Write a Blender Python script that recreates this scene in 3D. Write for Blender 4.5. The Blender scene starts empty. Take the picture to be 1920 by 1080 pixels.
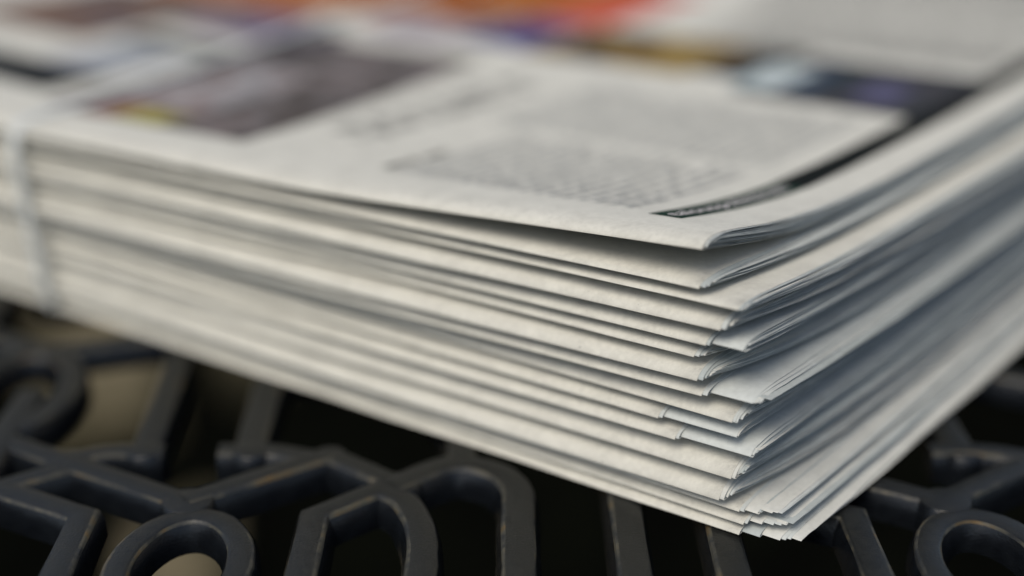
import bpy, bmesh, math, random
from mathutils import Vector, noise
C = bpy.context.scene
COL = C.collection
random.seed(7)
MM = 0.001
TOPZ = 0.72                     # height of the table top above the ground

# ------------------------------------------------------------------ camera
PITCH = 21.05
cd = bpy.data.cameras.new('camera')
cam = bpy.data.objects.new('camera', cd)
COL.objects.link(cam)
cam.location = (0, 0, TOPZ + 151.618 * MM)
cam.rotation_euler = (math.radians(90 - PITCH), 0, 0)
cd.sensor_width = 36
cd.lens = 3000 / 1920 * 36
cd.clip_start = 0.01
cd.clip_end = 200
cd.dof.use_dof = True
cd.dof.focus_distance = 0.299
cd.dof.aperture_fstop = 3.2
cd.dof.aperture_blades = 0
C.camera = cam

# ------------------------------------------------------------------ light
SUN_EL, SUN_AZ = 54, -149       # thin cloud, bright side behind the camera to the left
w = bpy.data.worlds.new('World')
C.world = w
w.use_nodes = True
nt = w.node_tree
bg = nt.nodes['Background']
sky = nt.nodes.new('ShaderNodeTexSky')
sky.sky_type = 'NISHITA'
sky.sun_disc = False
sky.sun_elevation = math.radians(SUN_EL)
sky.sun_rotation = math.radians(SUN_AZ)
sky.dust_density = 1.5
sky.air_density = 1.0
hs = nt.nodes.new('ShaderNodeHueSaturation')     # veiled, slightly greyed sky
hs.inputs['Saturation'].default_value = 0.75
nt.links.new(sky.outputs[0], hs.inputs['Color'])
nt.links.new(hs.outputs[0], bg.inputs[0])
bg.inputs[1].default_value = 0.115
sd = bpy.data.lights.new('sun', 'SUN')
sd.energy = 2.4
sd.angle = math.radians(38)
sd.color = (1.0, 0.91, 0.76)
sun = bpy.data.objects.new('sun', sd)
COL.objects.link(sun)
_d = Vector((math.sin(math.radians(SUN_AZ)) * math.cos(math.radians(SUN_EL)),
             math.cos(math.radians(SUN_AZ)) * math.cos(math.radians(SUN_EL)), math.sin(math.radians(SUN_EL))))
sun.rotation_euler = _d.to_track_quat('Z', 'Y').to_euler()
sun.location = _d * 3
vs = C.view_settings
vs.view_transform = 'Standard'
vs.look = 'None'
vs.exposure = -0.12
vs.gamma = 1
vs.use_curve_mapping = False

# ------------------------------------------------------------------ materials
def mat(name, col, rough=0.9, spec=0.3):
    m = bpy.data.materials.new(name)
    m.use_nodes = True
    b = m.node_tree.nodes['Principled BSDF']
    b.inputs['Base Color'].default_value = (*col, 1)
    b.inputs['Roughness'].default_value = rough
    b.inputs['Specular IOR Level'].default_value = spec
    return m

def nodes(m):
    n = m.node_tree.nodes
    return n, m.node_tree.links, n['Principled BSDF']

def noise_ramp(m, scale, stops, detail=4, rough=0.6, vec=None, mapping=None):
    n, l, b = nodes(m)
    tc = n.new('ShaderNodeTexCoord')
    tx = n.new('ShaderNodeTexNoise')
    tx.inputs['Scale'].default_value = scale
    tx.inputs['Detail'].default_value = detail
    tx.inputs['Roughness'].default_value = rough
    src = tc.outputs['Object']
    if mapping:
        mp = n.new('ShaderNodeMapping')
        mp.inputs['Scale'].default_value = mapping
        l.new(src, mp.inputs[0])
        src = mp.outputs[0]
    l.new(src, tx.inputs['Vector'])
    cr = n.new('ShaderNodeValToRGB')
    e = cr.color_ramp.elements
    while len(e) < len(stops):
        e.new(0.5)
    for k, (p, c) in enumerate(stops):
        e[k].position = p
        e[k].color = (*c, 1)
    l.new(tx.outputs['Fac'], cr.inputs[0])
    l.new(cr.outputs[0], b.inputs['Base Color'])
    return cr

def add_bump(m, scale, strength, dist):
    n, l, b = nodes(m)
    tc = n.new('ShaderNodeTexCoord')
    tx = n.new('ShaderNodeTexNoise')
    tx.inputs['Scale'].default_value = scale
    tx.inputs['Detail'].default_value = 5
    l.new(tc.outputs['Object'], tx.inputs['Vector'])
    bp = n.new('ShaderNodeBump')
    bp.inputs['Strength'].default_value = strength
    bp.inputs['Distance'].default_value = dist
    l.new(tx.outputs['Fac'], bp.inputs['Height'])
    l.new(bp.outputs[0], b.inputs['Normal'])

def newsprint(name, base, smudge=0.0):
    """grey-white newsprint: fibre mottling, ink specks and, near the cut end of a spine, rubbed ink"""
    m = mat(name, base, 0.92, 0.15)
    n, l, b = nodes(m)
    cr = noise_ramp(m, 900, [(0.3, tuple(c * 0.93 for c in base)), (0.7, tuple(min(1, c * 1.05) for c in base))], 6)
    # print showing through from the other side, very faint
    sh = n.new('ShaderNodeTexNoise')
    sh.inputs['Scale'].default_value = 150
    sh.inputs['Detail'].default_value = 5
    shc = n.new('ShaderNodeValToRGB')
    shc.color_ramp.elements[0].position = 0.38
    shc.color_ramp.elements[0].color = (0.92, 0.92, 0.92, 1)
    shc.color_ramp.elements[1].position = 0.6
    mulc = n.new('ShaderNodeMix')
    mulc.data_type = 'RGBA'
    mulc.blend_type = 'MULTIPLY'
    mulc.inputs['Factor'].default_value = 1.0
    # ink specks
    tc = n.new('ShaderNodeTexCoord')
    vo = n.new('ShaderNodeTexNoise')
    vo.inputs['Scale'].default_value = 1500
    vo.inputs['Detail'].default_value = 2
    l.new(tc.outputs['Object'], vo.inputs['Vector'])
    r2 = n.new('ShaderNodeValToRGB')
    r2.color_ramp.elements[0].position = 0.735
    r2.color_ramp.elements[1].position = 0.80
    l.new(vo.outputs['Fac'], r2.inputs[0])
    l.new(tc.outputs['Object'], sh.inputs['Vector'])
    l.new(sh.outputs['Fac'], shc.inputs[0])
    l.new(cr.outputs[0], mulc.inputs['A'])
    l.new(shc.outputs[0], mulc.inputs['B'])
    mx = n.new('ShaderNodeMix')
    mx.data_type = 'RGBA'
    l.new(r2.outputs[0], mx.inputs['Factor'])
    l.new(mulc.outputs['Result'], mx.inputs['A'])
    mx.inputs['B'].default_value = (0.2, 0.2, 0.19, 1)
    out = mx.outputs['Result']
    if smudge:
        at = n.new('ShaderNodeAttribute')
        at.attribute_name = 'rub'
        ns = n.new('ShaderNodeTexNoise')
        ns.inputs['Scale'].default_value = 420
        ns.inputs['Detail'].default_value = 7
        ns.inputs['Roughness'].default_value = 0.7
        l.new(tc.outputs['Object'], ns.inputs['Vector'])
        r3 = n.new('ShaderNodeValToRGB')
        r3.color_ramp.elements[0].position = 0.42
        r3.color_ramp.elements[1].position = 0.68
        l.new(ns.outputs['Fac'], r3.inputs[0])
        mu = n.new('ShaderNodeMath')
        mu.operation = 'MULTIPLY'
        l.new(at.outputs['Fac'], mu.inputs[0])
        l.new(r3.outputs[0], mu.inputs[1])
        mm = n.new('ShaderNodeMath')
        mm.operation = 'MULTIPLY'
        l.new(mu.outputs[0], mm.inputs[0])
        mm.inputs[1].default_value = smudge
        m2 = n.new('ShaderNodeMix')
        m2.data_type = 'RGBA'
        l.new(mm.outputs[0], m2.inputs['Factor'])
        l.new(out, m2.inputs['A'])
        m2.inputs['B'].default_value = (0.13, 0.13, 0.13, 1)
        out = m2.outputs['Result']
    l.new(out, b.inputs['Base Color'])
    add_bump(m, 2500, 0.25, 0.00006)
    return m

M = {}
M['cover'] = newsprint('newsprint_cover', (0.66, 0.65, 0.59), 0.5)
M['page'] = newsprint('newsprint_page', (0.57, 0.60, 0.59))  # shade of the cut face put into inner pages: cooler, darker than cover
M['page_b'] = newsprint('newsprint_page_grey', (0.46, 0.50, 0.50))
M['page_c'] = newsprint('newsprint_page_cream', (0.64, 0.645, 0.61))
M['ink'] = mat('printing_ink_black', (0.008, 0.01, 0.009), 0.85, 0.08)
M['ink_green'] = mat('printing_ink_dark_green', (0.009, 0.03, 0.019), 0.85, 0.1)
M['text'] = mat('printing_ink_text', (0.36, 0.37, 0.365), 0.8)
M['headline'] = mat('printing_ink_headline', (0.1, 0.1, 0.1), 0.8)
M['white'] = mat('unprinted_letter_white', (0.66, 0.62, 0.62), 0.9)

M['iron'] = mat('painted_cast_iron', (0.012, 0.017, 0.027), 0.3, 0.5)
def two_tone_iron(m):
    """blue-black gloss base, with a lighter olive-grey, broken by noise, on faces that look up"""
    n, l, b = nodes(m)
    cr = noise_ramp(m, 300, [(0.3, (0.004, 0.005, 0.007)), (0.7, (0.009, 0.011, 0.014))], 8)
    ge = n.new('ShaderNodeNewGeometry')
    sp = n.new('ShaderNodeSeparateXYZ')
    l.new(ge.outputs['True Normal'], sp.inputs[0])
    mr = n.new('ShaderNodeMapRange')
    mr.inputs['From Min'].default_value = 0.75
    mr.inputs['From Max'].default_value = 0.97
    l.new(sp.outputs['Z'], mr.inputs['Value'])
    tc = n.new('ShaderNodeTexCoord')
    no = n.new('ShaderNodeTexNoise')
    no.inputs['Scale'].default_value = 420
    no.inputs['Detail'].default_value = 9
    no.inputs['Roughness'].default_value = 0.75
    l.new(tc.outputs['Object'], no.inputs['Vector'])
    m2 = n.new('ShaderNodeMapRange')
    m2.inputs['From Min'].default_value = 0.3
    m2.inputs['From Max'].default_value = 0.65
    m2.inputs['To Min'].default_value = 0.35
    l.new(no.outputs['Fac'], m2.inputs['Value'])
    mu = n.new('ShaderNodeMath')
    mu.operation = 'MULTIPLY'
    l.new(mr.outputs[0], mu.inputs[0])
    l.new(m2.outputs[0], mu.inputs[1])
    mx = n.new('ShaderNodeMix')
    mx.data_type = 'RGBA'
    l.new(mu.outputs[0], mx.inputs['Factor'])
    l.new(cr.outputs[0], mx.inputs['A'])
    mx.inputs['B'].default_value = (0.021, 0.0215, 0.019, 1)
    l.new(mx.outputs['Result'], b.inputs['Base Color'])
    ro = n.new('ShaderNodeMapRange')
    ro.inputs['To Min'].default_value = 0.2
    ro.inputs['To Max'].default_value = 0.45
    l.new(mu.outputs[0], ro.inputs['Value'])
    l.new(ro.outputs[0], b.inputs['Roughness'])
    add_bump(m, 2200, 0.55, 0.0002)
two_tone_iron(M['iron'])
M['worn'] = mat('worn_iron_edge', (0.12, 0.1, 0.07), 0.5, 0.5)
noise_ramp(M['worn'], 180, [(0.42, (0.02, 0.022, 0.024)), (0.56, (0.07, 0.066, 0.05)), (0.68, (0.11, 0.07, 0.025))], 8)
add_bump(M['worn'], 900, 0.6, 0.0003)

M['strap'] = mat('polypropylene_strap', (0.8, 0.83, 0.82), 0.3, 0.5)
M['strap'].node_tree.nodes['Principled BSDF'].inputs['Transmission Weight'].default_value = 0.25
add_bump(M['strap'], 1200, 0.4, 0.0001)

M['soil'] = mat('dark_soil', (0.01, 0.01, 0.009), 1.0, 0.0)
noise_ramp(M['soil'], 9, [(0.35, (0.0015, 0.0015, 0.0015)), (0.6, (0.004, 0.0045, 0.003)), (0.8, (0.01, 0.012, 0.006))], 10)
add_bump(M['soil'], 60, 0.6, 0.01)
M['stone'] = mat('pale_paving_stone', (0.34, 0.28, 0.2), 0.95, 0.1)
noise_ramp(M['stone'], 14, [(0.36, (0.04, 0.038, 0.02)), (0.5, (0.13, 0.11, 0.065)), (0.68, (0.25, 0.205, 0.135))], 10)
add_bump(M['stone'], 120, 0.5, 0.004)

# ------------------------------------------------------------------ helpers
def tag(o, label=None, cat=None, group=None, kind=None):
    if label: o['label'] = label
    if cat: o['category'] = cat
    if group: o['group'] = group
    if kind: o['kind'] = kind
    return o

def link(name, me, mats, parent=None, loc=None):
    o = bpy.data.objects.new(name, me)
    COL.objects.link(o)
    for m in mats:
        if m.name not in [x.name for x in me.materials if x]:
            me.materials.append(m)
    if parent: o.parent = parent
    if loc is not None: o.location = loc
    return o

def empty(name, loc):
    o = bpy.data.objects.new(name, None)
    o.empty_display_size = 0.02
    COL.objects.link(o)
    o.location = loc
    return o

def smooth(me, angle=40):
    me.polygons.foreach_set('use_smooth', [True] * len(me.polygons))
    me.set_sharp_from_angle(angle=math.radians(angle))

# bundle axes: s runs along the spines, t inwards from the spines, z up; all in millimetres
B0 = Vector((43.5, 263.098))
LV = Vector((-0.80992337, 0.58653571))
NV = Vector((0.58653571, 0.80992337))
def W(s, t, z):
    return Vector(((B0.x + LV.x * s + NV.x * t) * MM, (B0.y + LV.y * s + NV.y * t) * MM, TOPZ + z * MM))

def interp(xs, ys, x):
    if x <= xs[0]: return ys[0]
    for k in range(1, len(xs)):
        if x <= xs[k]:
            f = (x - xs[k-1]) / (xs[k] - xs[k-1])
            return ys[k-1] * (1 - f) + ys[k] * f
    return ys[-1]

# ------------------------------------------------------------------ the ground
def slab(name, x0, x1, y0, y1, z0, z1, m, seg=1, bev=0.0, wob=0.0):
    bm = bmesh.new()
    bmesh.ops.create_cube(bm, size=1)
    for v in bm.verts:
        v.co = Vector((x0 if v.co.x < 0 else x1, y0 if v.co.y < 0 else y1, z0 if v.co.z < 0 else z1))
    if bev:
        bmesh.ops.bevel(bm, geom=list(bm.edges), offset=bev, segments=2, affect='EDGES')
    if wob:
        bmesh.ops.subdivide_edges(bm, edges=list(bm.edges), cuts=3, use_grid_fill=True)
        for v in bm.verts:
            v.co += Vector(noise.noise_vector(v.co * 9)) * wob
    me = bpy.data.meshes.new(name)
    bm.to_mesh(me); bm.free()
    return link(name, me, [m])

g = bpy.data.meshes.new('ground')
R = 60
g.from_pydata([(-R, -R, 0), (R, -R, 0), (R, R, 0), (-R, R, 0)], [], [(0, 1, 2, 3)])
tag(link('ground', g, [M['soil']]), kind='structure')
for (x0, x1, y0, y1, tw, lab) in ((-0.62, -0.47, 1.72, 2.15, -0.10, 'broad pale beige paving stone on the dark ground under the table'),
                                  (-0.395, -0.34, 1.88, 2.2, -0.06, 'narrow pale stone beside the broad paving stone under the table'),
                                  (-0.375, -0.29, 1.15, 1.49, -0.04, 'pale stone seen through the lattice ring beside the looped cell')):
    ps = slab('paving_stone', -0.5, 0.5, -0.5, 0.5, -0.02, 0.035, M['stone'], bev=0.012, wob=0.014)
    for v in ps.data.vertices:      # an uneven four-sided flag
        u, w_ = v.co.x + 0.5, v.co.y + 0.5
        v.co.x, v.co.y = x0 + (x1 - x0) * u + tw * (w_ - 0.5), y0 + (y1 - y0) * w_ + 0.05 * u
    tag(ps, lab, 'paving stone', 'stones on the ground under the table')

# ------------------------------------------------------------------ the table
table = empty('lattice_table', (0, 0.30, 0))
tag(table, 'dark grey cast iron table with openwork lattice top of bars and oval rings', 'table')
TB = Vector((0, 0.30, 0))
zoff = [0]
def stroke(name, pts, width=6.6, closed=False, depth=6.5, ch=0.8):
    """one cast member of the lattice: flat top, chamfered worn edges, deep sides"""
    zoff[0] += 1
    dz = -((zoff[0] * 7) % 13) * 0.03
    P = [Vector(p) for p in pts]
    n = len(P)
    nor = []
    for k in range(n):
        if closed:
            a, b2 = P[(k-1) % n], P[(k+1) % n]
        else:
            a, b2 = P[max(0, k-1)], P[min(n-1, k+1)]
        d0 = (P[k] - a).normalized() if (P[k] - a).length > 1e-9 else (b2 - P[k]).normalized()
        d1 = (b2 - P[k]).normalized() if (b2 - P[k]).length > 1e-9 else d0
        t = (d0 + d1).normalized()
        m = Vector((-t.y, t.x))
        c = max(0.55, m.dot(Vector((-d0.y, d0.x))))
        nor.append(m / c)
    hw = width / 2 * 0.93
    sec = [(-hw - 1.1, -depth), (-hw - 0.9, -depth * 0.45), (-hw, -ch), (-hw + ch * 0.35, -ch * 0.3), (-hw + ch, 0), (0, 0.12),
           (hw - ch, 0), (hw - ch * 0.35, -ch * 0.3), (hw, -ch), (hw + 0.9, -depth * 0.45), (hw + 1.1, -depth)]
    V, F, MI = [], [], []
    ns = len(sec)
    for k in range(n):
        for (o, z) in sec:
            q = P[k] + nor[k] * o
            jt = noise.noise(Vector((q.x * 0.21, q.y * 0.21, z))) * 0.25
            q = q + nor[k] * jt
            V.append((q.x * MM - TB.x, q.y * MM - TB.y, TOPZ + (z + dz) * MM))
    rng = n if closed else n - 1
    for k in range(rng):
        k2 = (k + 1) % n
        for j in range(ns):
            j2 = (j + 1) % ns
            F.append((k * ns + j, k * ns + j2, k2 * ns + j2, k2 * ns + j))
            MI.append(1 if j in (2, 3, 6 + 0, 7) and j != 6 else 0)
    if not closed:
        F.append(tuple(range(ns))); MI.append(0)
        F.append(tuple((n-1) * ns + j for j in reversed(range(ns)))); MI.append(0)
    me = bpy.data.meshes.new(name)
    me.from_pydata(V, [], F)
    bm = bmesh.new(); bm.from_mesh(me)
    bmesh.ops.recalc_face_normals(bm, faces=bm.faces)
    bm.to_mesh(me); bm.free()
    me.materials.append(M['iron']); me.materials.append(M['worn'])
    me.polygons.foreach_set('material_index', MI)
    smooth(me, 35)
    o = bpy.data.objects.new(name, me)
    COL.objects.link(o)
    o.parent = table
    return o

def curve(pts, n=6):
    """Catmull-Rom through the points"""
    P = [Vector(p) for p in pts]
    P = [P[0] * 2 - P[1]] + P + [P[-1] * 2 - P[-2]]
    out = []
    for k in range(1, len(P) - 2):
        for j in range(n):
            u = j / n
            a, b2, c, d = P[k-1], P[k], P[k+1], P[k+2]
            out.append(0.5 * ((2*b2) + (c-a)*u + (2*a-5*b2+4*c-d)*u*u + (-a+3*b2-3*c+d)*u**3))
    out.append(P[-2])
    return out

def straight(a, b2, n=6):
    a, b2 = Vector(a), Vector(b2)
    return [a.lerp(b2, k / n) for k in range(n + 1)]

def oval(cx, cy, rx, ry, n=36):
    return [(cx + rx * math.cos(2*math.pi*k/n), cy + ry * math.sin(2*math.pi*k/n)) for k in range(n)]

def joint(x, y, r):
    """rounded boss where cast members run together"""
    zoff[0] += 1
    dz = -((zoff[0] * 7) % 13) * 0.03 - 0.02
    n_, V, F = 24, [], []
    sec = [(r + 1.0, -7.0), (r + 0.6, -3), (r, -0.55), (r - 0.3, -0.15), (r - 0.8, 0.0)]
    for (rr, z) in sec:
        for a in range(n_):
            u = 2 * math.pi * a / n_
            V.append(((x + rr * math.cos(u)) * MM - TB.x, (y + rr * math.sin(u)) * MM - TB.y, TOPZ + (z + dz) * MM))
    for q in range(len(sec) - 1):
        for a in range(n_):
            F.append((q * n_ + a, q * n_ + (a + 1) % n_, (q + 1) * n_ + (a + 1) % n_, (q + 1) * n_ + a))
    F.append(tuple((len(sec) - 1) * n_ + a for a in range(n_)))
    me = bpy.data.meshes.new('lattice_joint')
    me.from_pydata(V, [], F)
    smooth(me, 35)
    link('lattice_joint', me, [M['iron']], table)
PX = 149.0
for k in (-2, -1, 0, 1, 2):
    X = k * PX
    # near row: ring, bars, arched cell
    def sh(pts): return [(p[0] + X, p[1]) for p in pts]
    stroke('lattice_ring', sh(oval(-61, 254.5, 11.2, 18.8)), 5.6, True)
    stroke('lattice_bar', straight((-64.5 + X, 279), (-110 + X, 307)), 6.2)
    stroke('lattice_bar', straight((-64.5 + X, 279), (-38 + X, 299)), 6.2)
    stroke('lattice_bar', straight((-38 + X, 299), (-22 + X, 285.5)), 6.0)
    stroke('lattice_bar', curve(sh([(-24, 285), (-13, 294.5), (-4, 292), (0.8, 284), (1.2, 270), (1.2, 236)])), 7.0)
    stroke('lattice_loop', sh(straight((-38.2, 231), (-38.2, 273.5)) + straight((-38.2, 273.5), (-26.5, 284.2), 3)[1:] + [tuple(q) for q in curve([(-26.5, 284.2), (-20.8, 278.5), (-17.5, 268), (-16.6, 255), (-18, 242), (-24, 231)])][1:]), 6.3, True)
    stroke('lattice_bar', straight((22.2 + X, 330), (22.2 + X, 228)), 6.8)
    stroke('lattice_bar', straight((40.2 + X, 330), (40.2 + X, 228)), 6.8)
    stroke('lattice_bar', sh(straight((66.5, 232), (66, 273.5)) + straight((66, 273.5), (44, 285.5))[1:]), 6.3)
    stroke('lattice_bar', straight((-102 + X, 286), (-88 + X, 296)), 6.0)
    for (jx, jy, jr) in ((-63.8, 278.6, 5.2), (-38, 299, 3.7), (-23, 286, 4.8), (-92, 296.5, 4.8), (-77, 301, 4.2), (-54.5, 300.5, 4.2), (-110, 307.5, 4.6), (-61, 233.5, 4.6)):
        joint(jx + X, jy, jr)
    stroke('lattice_bar', straight((-64.5 + X, 232), (-110 + X, 205)), 6.2)
    stroke('lattice_bar', straight((-64.5 + X, 232), (-38 + X, 214)), 6.2)
    stroke('lattice_bar', straight((-38 + X, 214), (0 + X, 236)), 6.2)
    stroke('lattice_bar', straight((0 + X, 236), (40 + X, 226)), 6.2)
    stroke('lattice_bar', straight((40 + X, 226), (66 + X, 234)), 6.2)
    # far row
    stroke('lattice_ring', sh(oval(-113, 331, 12.0, 21.5)), 6.0, True)
    stroke('lattice_bar', curve(sh([(-93, 297), (-84, 301), (-73, 301)])), 6.0)
    stroke('lattice_bar', curve(sh([(-61.5, 301), (-52, 301), (-42, 298)])), 6.0)
    stroke('lattice_bar', straight((-77 + X, 301), (-80 + X, 362)), 6.4)
    stroke('lattice_bar', straight((-55 + X, 300), (-56.5 + X, 362)), 7.0)
    stroke('lattice_bar', curve(sh([(-10, 293), (-12, 312), (-20, 330), (-38, 342), (-56, 345)])), 6.2)
    stroke('lattice_bar', straight((-113 + X, 354), (-80 + X, 366)), 6.2)
    stroke('lattice_bar', straight((-113 + X, 354), (-140 + X, 372)), 6.2)
    for r in (1, 2):
        y = 76 * r + 300
        xo = X - 52 * r
        stroke('lattice_ring', oval(xo - 61, y + 31, 11.5, 19), 5.8, True)
        for dx in (-20, 23, 62, 84, 103, 127):
            stroke('lattice_bar', straight((xo - 61 + dx, y - 10), (xo - 61 + dx, y + 62), 2), 6.4)
        zz = [(-61, 56), (-38, 74), (-12, 58), (12, 74), (40, 58), (62, 74), (88, 56)]
        for (p, q) in zip(zz, zz[1:]):
            stroke('lattice_bar', straight((xo + p[0], y + p[1]), (xo + q[0], y + q[1]), 2), 6.2)
for (a, b2) in (((-420, 200), (420, 200)), ((420, 200), (420, 540)), ((420, 540), (-420, 540)), ((-420, 540), (-420, 200))):
    stroke('table_rim', straight(a, b2, 4), 22, depth=24)
for (x, y) in ((-0.41, -0.09), (0.41, -0.09), (0.41, 0.23), (-0.41, 0.23)):
    bm = bmesh.new()
    prof = [(0.030, 0.0), (0.032, 0.01), (0.018, 0.03), (0.013, 0.12), (0.016, 0.35), (0.013, 0.55), (0.022, 0.69), (0.024, 0.70)]
    rings = []
    for (r_, z) in prof:
        rings.append([bm.verts.new((x + r_ * math.cos(a * math.pi / 8), y + r_ * math.sin(a * math.pi / 8), z)) for a in range(16)])
    for ra, rb in zip(rings, rings[1:]):
        for a in range(16):
            bm.faces.new((ra[a], ra[(a+1) % 16], rb[(a+1) % 16], rb[a]))
    bm.faces.new(list(reversed(rings[0]))); bm.faces.new(rings[-1])
    me = bpy.data.meshes.new('table_leg')
    bm.to_mesh(me); bm.free()
    smooth(me)
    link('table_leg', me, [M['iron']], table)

# ------------------------------------------------------------------ the newspapers
LEN, WID = 400.0, 335.0
STRAP = 205.0
def squeeze(s):
    """the strap presses the bundle together half way along the spines"""
    u = min(1.0, abs(s - STRAP) / STRAP)
    return 0.87 + 0.13 * u ** 0.9
def settle(s, t):
    """folds are springy: the bundle is thickest at the spines"""
    u = min(1.0, abs(s - STRAP) / STRAP)
    return 1 - (0.09 + 0.055 * u) * (1 - math.exp(-max(0, t) / 45))
def zmap(z, s, t):
    wav = 0.25 * noise.noise(Vector((s * 0.012, t * 0.014, z * 0.05))) * min(1, z / 10)
    return 0.35 + (z * squeeze(s) * settle(s, t)) + wav

TS = [0, .04, .1, .18, .3, .5, .8, 1.2, 1.8, 2.6, 3.6, 5, 7, 9.5, 12.5, 16, 20, 25, 31, 38, 46, 56, 68, 84, 104, 130, 160, 200, 245, WID]
TSD = sorted(set([0, .03, .07, .12, .18, .26, .36, .5, .65, .85, 1.1, 1.4, 1.8, 2.2, 2.7, 3.3, 4, 5, 6, 7.2, 8.6, 10] + [12 + 2 * q for q in range(16)] + [44 + 4 * q for q in range(16)] + [110 + 8 * q for q in range(26)] + [WID]))
TB_ = [0, .05, .15, .4, 1, 2.5, 6, 12, 22, 36, 55, 85, 130, 190, WID]
SS = [0, .25, .8, 2, 5, 10, 17, 26, 38, 52, 68, 86, 106, 128, 150, 172, 195, 212, 235, 262, 300, 350, LEN]

SSD = [0, .25, .8, 2, 5, 8, 11, 14, 17] + [20 + 5 * q for q in range(44)] + [245, 262, 285, 310, 335, 360, LEN]
class Paper:
    def shift(self, s):
        d = 0.4 * noise.noise(Vector((s * 0.03, self.seed * 1.7, 0))) + 0.15 * noise.noise(Vector((s * 0.11, self.seed * 2.9, 4)))
        return interp([0, 100, 200, 400], [self.n[0], self.n[1], self.n[2], self.n[1]], s) + (0 if self.tight else d * min(1, max(0, (s - 12) / 20)))

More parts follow.
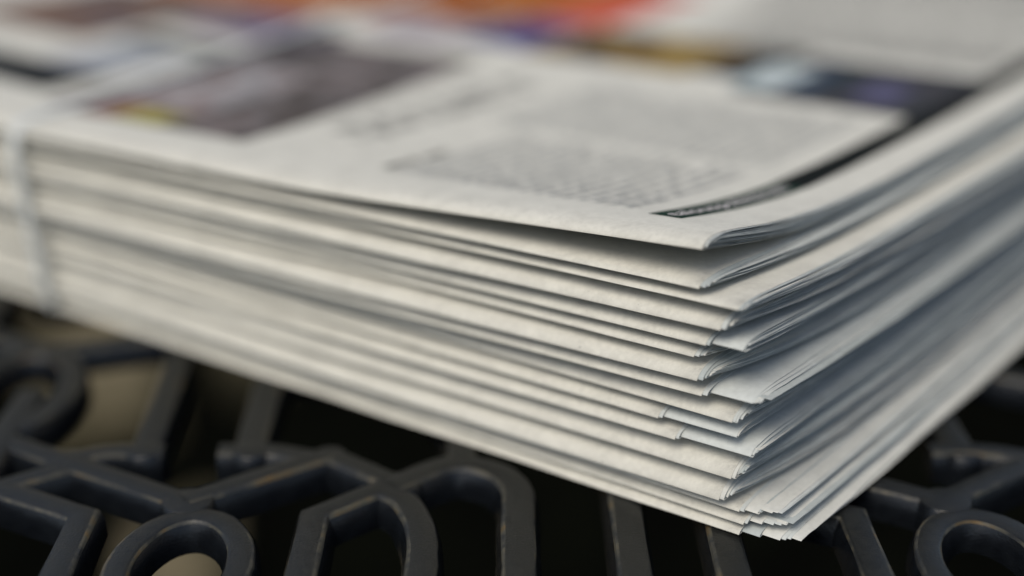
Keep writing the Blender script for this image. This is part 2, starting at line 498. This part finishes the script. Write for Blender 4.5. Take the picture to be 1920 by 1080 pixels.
def make_paper(p):
    """p: s (cut end), c (crease height), th (thickness), n (three set-backs of the spine), tau, K sheets"""
    rnd = random.Random(p.seed)
    TS = TSD if p.tight else globals()['TS']
    SS = SSD if p.tight else globals()['SS']
    p.TS = TS
    K = p.K if p.loose else max(p.K, min(p.K + 4, int(p.th / 0.24)))
    fan = rnd.choice([0.03, 0.06, 0.12, 0.2])
    yaw = rnd.uniform(-0.006, 0.006)
    gaps = [0.35 + rnd.random() ** 2 * 1.6 for _ in range(2 * K)]
    tot = sum(gaps)
    fr, acc = [], 0
    for g_ in gaps:
        fr.append((acc + g_ * 0.5) / tot)
        acc += g_
    root = empty('newspaper', W(p.s, p.n[0], zmap(p.c, p.s, 0)))
    tag(root, p.label, 'newspaper', 'newspapers stacked in the strapped bundle')
    th0 = 0.07
    sheets = []
    ex = 0.0
    for k in range(K):
        zb = p.c + fr[k] * p.th
        zt = p.c + fr[2*K-1-k] * p.th
        if k: ex += (2.2 if p.tight else 1.2) * (fr[k] - fr[k-1]) * p.tau + 0.07
        off = 0.0 if k == 0 else (-0.8 if k == 1 else -0.4 - rnd.random() * 0.9)
        if p.tight: off *= 0.6
        rec = 0.0
        drift = 0.0
        if p.inner and k >= p.inner[0]:
            gr = ((k - p.inner[0] + rnd.uniform(0.3, 1)) / (K - p.inner[0])) ** 0.4 if p.grade else 1.0
            full = p.inner[1] * gr + rnd.uniform(-0.7, 0.7)
            near = p.near if p.grade else 1.0
            off = off * (1 - near) + full * near
            drift = full - off
            rec = p.inner[2] * gr
        if k > 1 and not p.tight and not drift: off -= (k - 1) * fan * rnd.uniform(0.5, 1.5)
        shear = yaw + rnd.uniform(-0.008, 0.008)
        if p.tight: shear = 0.0
        tc = ex + rec
        s0 = p.s + off
        # profile: bottom leg from far edge to crease, then top leg out again
        prof = []
        far = -rnd.random() * 3
        for t in reversed(TB_[1:]):
            prof.append((tc + t + (far if t == WID else 0), 'b', t))
        for t in TS:
            prof.append((tc + t + (far if t == WID else 0), 't', t))
        ph = rnd.random() * 50
        nb = len(TB_) - 1
        amp = 0.3 * p.th / (2 * K)
        def zz(leg, t, s, zb=zb, zt=zt, ph=ph, amp=amp, k=k):
            wv = amp * noise.noise(Vector((t * 0.05 + ph, s * 0.02, k * 3.1)))
            wv *= min(1, t / 3)
            if leg == 'b': return zb + 0.12 * wv
            return zb + (zt - zb) * (1 - math.exp(-(t / p.tau) ** 0.7)) + wv
        ss = [s0 + (LEN * (x / LEN)) for x in SS]
        NP = len(prof)
        V, F, RUB = [], [], []
        for si, s in enumerate(ss):
            pts = []
            for (tt, leg, t) in prof:
                sj = s + (shear * tt + drift * (1 - math.exp(-max(0, tt) / 22))) * max(0, 1 - (s - s0) / 120)
                if si == 0:
                    sj += 0.16 * noise.noise(Vector((tt * 0.35, k * 5.3 + p.seed, 0 if leg == 'b' else 9))) + 0.55 * noise.noise(Vector((tt * 0.03, k * 2.3 + p.seed, 0 if leg == 'b' else 7)))
                T = tt + p.shift(s)
                Z = zz(leg, t, s)
                Z = zmap(Z, s, T) + (p.lift(s, T) if p.lift else 0)
                pts.append((sj, T, Z))
            for j in range(NP):
                a, b2 = pts[max(0, j-1)], pts[min(NP-1, j+1)]
                dt, dz = b2[1] - a[1], b2[2] - a[2]
                le = math.hypot(dt, dz) or 1
                nt_, nz_ = -dz / le, dt / le
                for sg in (1, -1):
                    V.append((pts[j][0], pts[j][1] + sg * nt_ * th0 / 2, pts[j][2] + sg * nz_ * th0 / 2))
                    RUB.append(max(0.22, 1 - (s - s0 - 0.6) / 3.2) * (1 if prof[j][1] == 't' and prof[j][2] < 6 else 0) if s - s0 > 0.2 else 0.4)
        NS = len(ss)
        st_ = NP * 2
        for si in range(NS - 1):
            for j in range(NP - 1):
                a = si * st_ + j * 2
                F.append((a, a + 2, a + st_ + 2, a + st_))
                F.append((a + 1, a + st_ + 1, a + st_ + 3, a + 3))
        for si in (0, NS - 1):
            for j in range(NP - 1):
                a = si * st_ + j * 2
                F.append((a, a + 1, a + 3, a + 2) if si == 0 else (a, a + 2, a + 3, a + 1))
        for si in range(NS - 1):
            for j in (0, NP - 1):
                a = si * st_ + j * 2
                F.append((a, a + st_, a + st_ + 1, a + 1) if j == 0 else (a, a + 1, a + st_ + 1, a + st_))
        me = bpy.data.meshes.new('folded_sheet')
        org = root.location
        me.from_pydata([W(*v) - org for v in V], [], F)
        if k == 0:
            at = me.attributes.new('rub', 'FLOAT', 'POINT')
            at.data.foreach_set('value', RUB)
        smooth(me, 60)
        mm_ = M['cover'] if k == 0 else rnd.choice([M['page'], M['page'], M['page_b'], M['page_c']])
        o = link('folded_sheet', me, [mm_], root)
        sheets.append(o)
        if k == 0:
            p.ss, p.tc = ss, tc
            p.zz = zz
            def surf(s, T, p=p, tc=tc, zz=zz, ss=ss):
                """height of the printed face, following the same facets as the sheet"""
                def zat(sv, T):
                    nsh = p.shift(sv)
                    x = T - nsh - tc
                    for q in range(1, len(TS)):
                        if x <= TS[q] or q == len(TS) - 1:
                            break
                    def zv(t):
                        Tt = tc + t + nsh
                        return zmap(zz('t', t, sv), sv, Tt) + (p.lift(sv, Tt) if p.lift else 0)
                    f = (x - TS[q-1]) / (TS[q] - TS[q-1])
                    return zv(TS[q-1]) * (1 - f) + zv(TS[q]) * f
                for q in range(1, len(ss)):
                    if s <= ss[q] or q == len(ss) - 1:
                        break
                f = (s - ss[q-1]) / (ss[q] - ss[q-1])
                return zat(ss[q-1], T) * (1 - f) + zat(ss[q], T) * f + th0 / 2
            p.surf = surf
    p.root = root
    return p

# cut end s, crease height, set-back of the spine at corner / middle / strap, inner section (first sheet, shift, recess)
rows = [
    # s     c     th   n0    n1    n2   tau  K  inner
    (11.6, 50.9, 3.9, (0.0, 0.0, 0.0), 3.6, 8, None, 'topmost newspaper of the bundle, printed front page with dark strip and colour photos'),
    (12.0, 47.3, 3.4, (0.0, 0.6, 1.2), 5.5, 7, (3, -4.0, 0.2), 'newspaper directly under the printed front page, lifted gap above its spine'),
    (3.9, 44.9, 2.3, (0.0, 1.5, 2.0), 4.0, 6, (3, -1.5, 0.1), 'thin newspaper jutting out past the two topmost ones'),
    (7.2, 40.2, 4.5, (0.0, -0.3, 0.3), 3.6, 9, (3, -4.8, 0.2), 'thick newspaper with wide pale fold, fourth below the printed front page'),
    (10.1, 36.6, 3.4, (0.0, 1.2, 1.6), 3.2, 7, (2, -6.8, 0.9), 'newspaper whose inner pages stick out past its short cover, fifth from the top'),
    (12.5, 33.7, 2.7, (0.0, 1.9, 1.4), 3.0, 6, (2, -8.5, 0.5), 'thin newspaper with short cover, sixth from the top of the bundle'),
    (11.1, 29.4, 4.1, (-0.6, -1.6, -0.9), 3.4, 8, (3, -9.0, 0.4), 'thick newspaper with the brightest wide fold in the middle of the bundle'),
    (10.4, 26.3, 2.9, (0.0, -0.3, 1.0), 3.0, 6, (2, -10.0, 1.2), 'newspaper with broad pale inner pages sliding far out of its fold'),
    (4.1, 22.4, 3.7, (0.4, 3.4, 3.3), 4.4, 8, (3, -5.0, 0.4), 'newspaper with set back shaded spine below the dark gap'),
    (19.7, 19.1, 3.1, (0.0, 1.7, 1.9), 3.2, 7, (2, -16.0, 0.5), 'newspaper with the shortest cover, its inner pages left bare at the corner'),
    (15.7, 15.8, 3.1, (0.0, 0.4, 1.4), 3.2, 7, (2, -15.5, 0.6), 'newspaper with short torn-back cover just under the shortest one'),
    (3.4, 11.1, 4.6, (0.0, 0.5, 1.8), 3.6, 9, (2, -6.0, 0.3), 'thick newspaper with rounded open fold, in the lower third of the bundle'),
    (5.4, 6.2, 4.7, (-0.5, -0.6, 0.0), 3.4, 9, (2, -9.0, 0.4), 'thick pale newspaper overhanging the grey ones at the bottom'),
    (1.9, 4.2, 1.9, (1.0, 2.3, 2.6), 3.0, 7, (2, -8.0, 0.6), 'thin grey newspaper third from the table'),
    (0.7, 2.0, 2.1, (0.7, 1.9, 2.2), 3.0, 7, (2, -9.0, 1.4), 'thin grey newspaper second from the table'),
    (1.1, 0.0, 1.9, (0.0, 0.3, 0.3), 2.6, 7, (1, -12.5, 2.8), 'lowest newspaper of the bundle, lying on the lattice with inner pages jutting out'),
]
def lift_top(s, t):
    u = max(0.0, 1 - (s - 11) / 105)
    return 4.0 * u ** 1.25 * math.exp(-(max(0, t) / 30) ** 1.6)
papers = []
for i, r in enumerate(rows):
    p = Paper()
    p.s, p.c, p.th, p.n, p.tau, p.K, p.inner, p.label = r
    p.seed = 11 + i * 17
    p.tight = i == 0
    p.loose = i < 2
    p.grade = i not in (4, 7, 9, 10)
    p.near = 0.9 if i >= 13 else 0.1
    p.lift = lift_top if i == 0 else None
    papers.append(make_paper(p))
front = papers[0]

# ------------------------------------------------------------------ print on the front page
def patch(name, s0, s1, t0, t1, m, h=0.05, ds=5, parent=None, skew=None):
    ns = max(1, int(abs(s1 - s0) / ds))
    tl = [t0] + [front.tc + t for t in front.TS if t0 < front.tc + t < t1] + [t1]
    tl2 = []
    for a, b2 in zip(tl, tl[1:]):
        kk = max(1, int((b2 - a) / 4))
        tl2 += [a + (b2 - a) * q / kk for q in range(kk)]
    tl2.append(t1)
    V, F = [], []
    org = front.root.location
    for a in range(ns + 1):
        s = s0 + (s1 - s0) * a / ns
        for t in tl2:
            s_ = s + (skew(t) if skew else 0)
            V.append(W(s_, t, front.surf(s_, t) + h) - org)
    q = len(tl2)
    for a in range(ns):
        for j in range(q - 1):
            F.append((a*q + j, a*q + j + 1, (a+1)*q + j + 1, (a+1)*q + j))
    me = bpy.data.meshes.new(name)
    me.from_pydata(V, [], F)
    bm = bmesh.new(); bm.from_mesh(me)
    for f in bm.faces: f.normal_update()
    if bm.faces and sum(f.normal.z for f in bm.faces) < 0:
        bmesh.ops.reverse_faces(bm, faces=bm.faces)
    bm.to_mesh(me); bm.free()
    smooth(me)
    return link(name, me, [m], parent or front.root)

def photo(s0, s1, t0, t1, cols, scale=40, name='printed_photo', h=0.05, skew=None):
    m = mat('photo_print', cols[0], 0.75, 0.25)
    n = len(cols)
    noise_ramp(m, scale * 1.6, [(0.34 + 0.34 * k / max(1, n - 1), c) for k, c in enumerate(cols)], 7, 0.65)
    return patch(name, s0, s1, t0, t1, m, h, skew=skew)

# dark strip along the foot of the page, with white lettering at its spine end
def lean(t):
    return -2.6 * min(1, max(0, (t - 14) / 45))
patch('title_strip', 24.0, 31.4, 13.8, 62, M['ink_green'], 0.05, 2, skew=lean)
patch('rule', 23.8, 31.6, 62, 325, M['ink'], 0.05, 2, skew=lean)
fc = bpy.data.curves.new('strip_text', 'FONT')
fc.body = 'talouspoliittinen'
fc.size = 1.0
fc.offset = 0.008
fo = bpy.data.objects.new('strip_text', fc)
COL.objects.link(fo)
dg = bpy.context.evaluated_depsgraph_get()
tm = bpy.data.meshes.new_from_object(fo.evaluated_get(dg))
bpy.data.objects.remove(fo)
xs = [v.co.x for v in tm.vertices]
sx = 44.0 / (max(xs) - min(xs))
org = front.root.location
for v in tm.vertices:
    t = 15.6 + (v.co.x - min(xs)) * sx
    s = 26.2 + v.co.y * 4.8 + lean(t)
    v.co = W(s, t, front.surf(s, t) + 0.11) - org
tm.name = 'strip_lettering'
bm = bmesh.new(); bm.from_mesh(tm)
for f in bm.faces:
    f.normal_update()
    if f.normal.z < 0: f.normal_flip()
bm.to_mesh(tm); bm.free()
tm.materials.clear()
link('strip_lettering', tm, [M['white']], front.root)

# body text: unreadable little letter shapes in lines that run away from the spine
def text_block(s_list, t0, t1, xh, parent, name='text_column', rag=0.15, ink='text', seed=1):
    rnd = random.Random(seed)
    V, F = [], []
    def quad(sa, sb, ta, tb):
        b_ = len(V)
        for (s, t) in ((sa, ta), (sa, tb), (sb, tb), (sb, ta)):
            V.append(W(s, t, front.surf(s, t) + 0.08) - org)
        F.append((b_, b_ + 1, b_ + 2, b_ + 3))
    for s in s_list:
        t = t0
        end = t1 - (rnd.random() ** 3) * (t1 - t0) * rag
        while t < end:
            wl = rnd.randint(2, 9)
            for _ in range(wl):
                k = rnd.random()
                wd = xh * rnd.uniform(0.4, 0.6)
                st = xh * 0.2
                up = s + xh * (1.55 if k > 0.8 else 1)
                lo = s - (xh * 0.5 if k < 0.08 else 0)
                quad(lo, up, t, t + st)
                if k < 0.7:
                    quad(s, s + xh, t + wd - st, t + wd)
                if k < 0.5 or k > 0.9:
                    quad(s + xh * 0.8, s + xh, t + st, t + wd - st)
                if 0.15 < k < 0.5:
                    quad(s, s + xh * 0.2, t + st, t + wd - st)
                t += wd + xh * 0.16
                if t > end: break
            t += xh * 0.5
    me = bpy.data.meshes.new(name)
    me.from_pydata(V, [], F)
    bm = bmesh.new(); bm.from_mesh(me)
    for f in bm.faces:
        f.normal_update()
        if f.normal.z < 0: f.normal_flip()
    bm.to_mesh(me); bm.free()
    o = link(name, me, [M[ink]], parent)
    o['kind'] = 'stuff'
    return o
text_block([37.5 + 3.7 * k for k in range(17)], 17.5, 68, 1.8, front.root, seed=3)
text_block([37.5 + 3.7 * k for k in range(21)], 73, 126, 1.8, front.root, seed=4)
text_block([100.5], 19, 42, 2.6, front.root, 'text_subhead', 0, 'ink', seed=9)
text_block([124.5], 38, 112, 5.0, front.root, 'headline', 0.1, 'headline', seed=5)
text_block([134.0], 42, 122, 5.0, front.root, 'headline', 0.1, 'headline', seed=6)
text_block([24 + 8 + 3.7 * k for k in range(26)], 196, 255, 1.8, front.root, ink='headline', seed=7)
text_block([24 + 8 + 3.7 * k for k in range(32)], 262, 322, 1.8, front.root, ink='headline', seed=8)

tilt = lambda t: 0.12 * (t - 20)
photo(146, 218, 19, 131, [(0.03, 0.026, 0.025), (0.1, 0.08, 0.07), (0.06, 0.05, 0.045), (0.2, 0.18, 0.18), (0.13, 0.09, 0.08), (0.24, 0.22, 0.22)], 40, skew=tilt)
photo(176, 195, 20, 32, [(0.22, 0.2, 0.06), (0.36, 0.32, 0.07), (0.2, 0.16, 0.08)], 60, 'photo_detail', 0.075)
photo(196, 206, 21, 38, [(0.3, 0.1, 0.07), (0.22, 0.09, 0.07), (0.36, 0.22, 0.2)], 60, 'photo_detail', 0.075)
photo(176, 206, 34, 88, [(0.1, 0.09, 0.09), (0.36, 0.35, 0.36), (0.2, 0.14, 0.13), (0.42, 0.4, 0.4)], 34, 'photo_detail', 0.07, skew=tilt)
photo(204, 214, 96, 140, [(0.01, 0.012, 0.02), (0.03, 0.03, 0.06), (0.05, 0.05, 0.08)], 40, skew=tilt)
photo(27, 80, 135, 187, [(0.008, 0.012, 0.012), (0.03, 0.035, 0.04), (0.05, 0.045, 0.05), (0.02, 0.024, 0.03), (0.12, 0.09, 0.08)], 40)
photo(39, 52, 146, 168, [(0.07, 0.065, 0.12), (0.1, 0.095, 0.18), (0.04, 0.04, 0.07)], 50, 'photo_detail', 0.075)
photo(62, 70, 144, 176, [(0.02, 0.035, 0.06), (0.05, 0.08, 0.12)], 50, 'photo_detail', 0.075)
photo(71, 86, 143, 174, [(0.3, 0.4, 0.42), (0.55, 0.6, 0.6), (0.3, 0.38, 0.42)], 50, 'photo_detail', 0.075)
photo(82, 101, 152, 194, [(0.008, 0.01, 0.008), (0.02, 0.018, 0.015), (0.05, 0.035, 0.03)], 50)
photo(101, 158, 147, 192, [(0.03, 0.02, 0.01), (0.12, 0.07, 0.025), (0.34, 0.24, 0.07), (0.06, 0.035, 0.02)], 34)
photo(159, 186, 152, 190, [(0.06, 0.05, 0.25), (0.03, 0.025, 0.12), (0.14, 0.12, 0.36)], 40)
photo(188, 222, 146, 171, [(0.2, 0.15, 0.17), (0.34, 0.3, 0.36), (0.12, 0.07, 0.1)], 30)
ORANGE = [(0.2, 0.035, 0.004), (0.33, 0.09, 0.006), (0.4, 0.13, 0.008), (0.26, 0.05, 0.005)]
photo(184, 206, 190, 330, ORANGE, 14)
photo(206.5, 228, 178, 330, ORANGE, 14)
photo(228.5, 250, 162, 330, ORANGE, 14)
photo(250.5, 330, 152, 330, ORANGE, 14)
photo(188, 206, 172, 188, [(0.06, 0.02, 0.02), (0.14, 0.07, 0.06), (0.05, 0.02, 0.05)], 30)
photo(157, 184, 192, 262, [(0.62, 0.10, 0.06), (0.5, 0.07, 0.05), (0.6, 0.14, 0.08)], 20, 'photo_detail', 0.075)
photo(236, 272, 112, 151, [(0.03, 0.025, 0.03), (0.2, 0.14, 0.22), (0.08, 0.06, 0.1), (0.24, 0.18, 0.2)], 26)
photo(274, 340, 78, 150, [(0.04, 0.045, 0.07), (0.22, 0.13, 0.09), (0.08, 0.06, 0.05), (0.08, 0.09, 0.15)], 22)
photo(232, 262, 52, 86, [(0.2, 0.22, 0.25), (0.42, 0.44, 0.47), (0.3, 0.3, 0.33)], 24)
photo(226, 268, 88, 100, [(0.03, 0.04, 0.035), (0.08, 0.08, 0.08)], 40)
photo(230, 300, 28, 52, [(0.004, 0.006, 0.005), (0.008, 0.008, 0.008)], 40, 'rule')

# ------------------------------------------------------------------ the strap round the bundle
def strap_loop():
    path = []
    za, zb_ = front.surf(206, 2.0) + 0.3, front.surf(264, WID - 4) + 0.28
    zt = lambda s, t: max(front.surf(s, t) + 0.28, za + (zb_ - za) * (t / WID) ** 0.45 if t > 2 else 0)   # pulled taut over the dip
    # top, from far side to spine
    top_s = lambda t: 206 + 0.2 * t
    for t in (WID + 6, 250, 200, 160, 130, 100, 80, 60, 45, 32, 22, 14, 9, 6, 4, 2.6, 1.6, 0.9, 0.4):
        tt = min(t, WID - 4)
        path.append((top_s(tt), t if t < WID else WID + 1.5, zt(top_s(tt), tt)))
    zc = path[-1][2]
    for k in range(1, 9):
        u = k / 9
        path.append((206 - 8 * u, -1.5 - 0.5 * math.sin(u * 3.1), zc * (1 - u) + 0.5 * u))
    path.append((198, -0.4, 0.22)); path.append((198, 1.5, 0.2))
    for t in (20, 80, 150, 220, WID - 2):
        path.append((198 + 0.215 * t, t, 0.2))
    path.append((top_s(WID), WID + 1.6, 6)); path.append((top_s(WID), WID + 1.6, 30))
    return path
pa = strap_loop()
V, F = [], []
HW = 1.7
for k, (s, t, z) in enumerate(pa):
    a, b2 = pa[k-1], pa[(k+1) % len(pa)]
    dt, dz = b2[1] - a[1], b2[2] - a[2]
    le = math.hypot(dt, dz) or 1
    nt_, nz_ = dz / le * 0.13, -dt / le * 0.13
    for (o, sg) in ((-HW, 1), (-HW * 0.4, 1.3), (HW * 0.4, 1.3), (HW, 1), (HW, -1), (-HW, -1)):
        V.append(W(s + o, t + nt_ * sg, z + nz_ * sg))
o0 = W(198, 0, 0.2)
V = [v - o0 for v in V]
n = len(pa)
for k in range(n):
    k2 = (k + 1) % n
    for j in range(6):
        F.append((k*6 + j, k*6 + (j+1) % 6, k2*6 + (j+1) % 6, k2*6 + j))
me = bpy.data.meshes.new('packing_strap')
me.from_pydata(V, [], F)
bm = bmesh.new(); bm.from_mesh(me)
bmesh.ops.recalc_face_normals(bm, faces=bm.faces)
bm.to_mesh(me); bm.free()
smooth(me, 50)
so = link('packing_strap', me, [M['strap']], None, o0)
tag(so, 'pale blue plastic packing strap pulled tight round the newspaper bundle', 'strap')
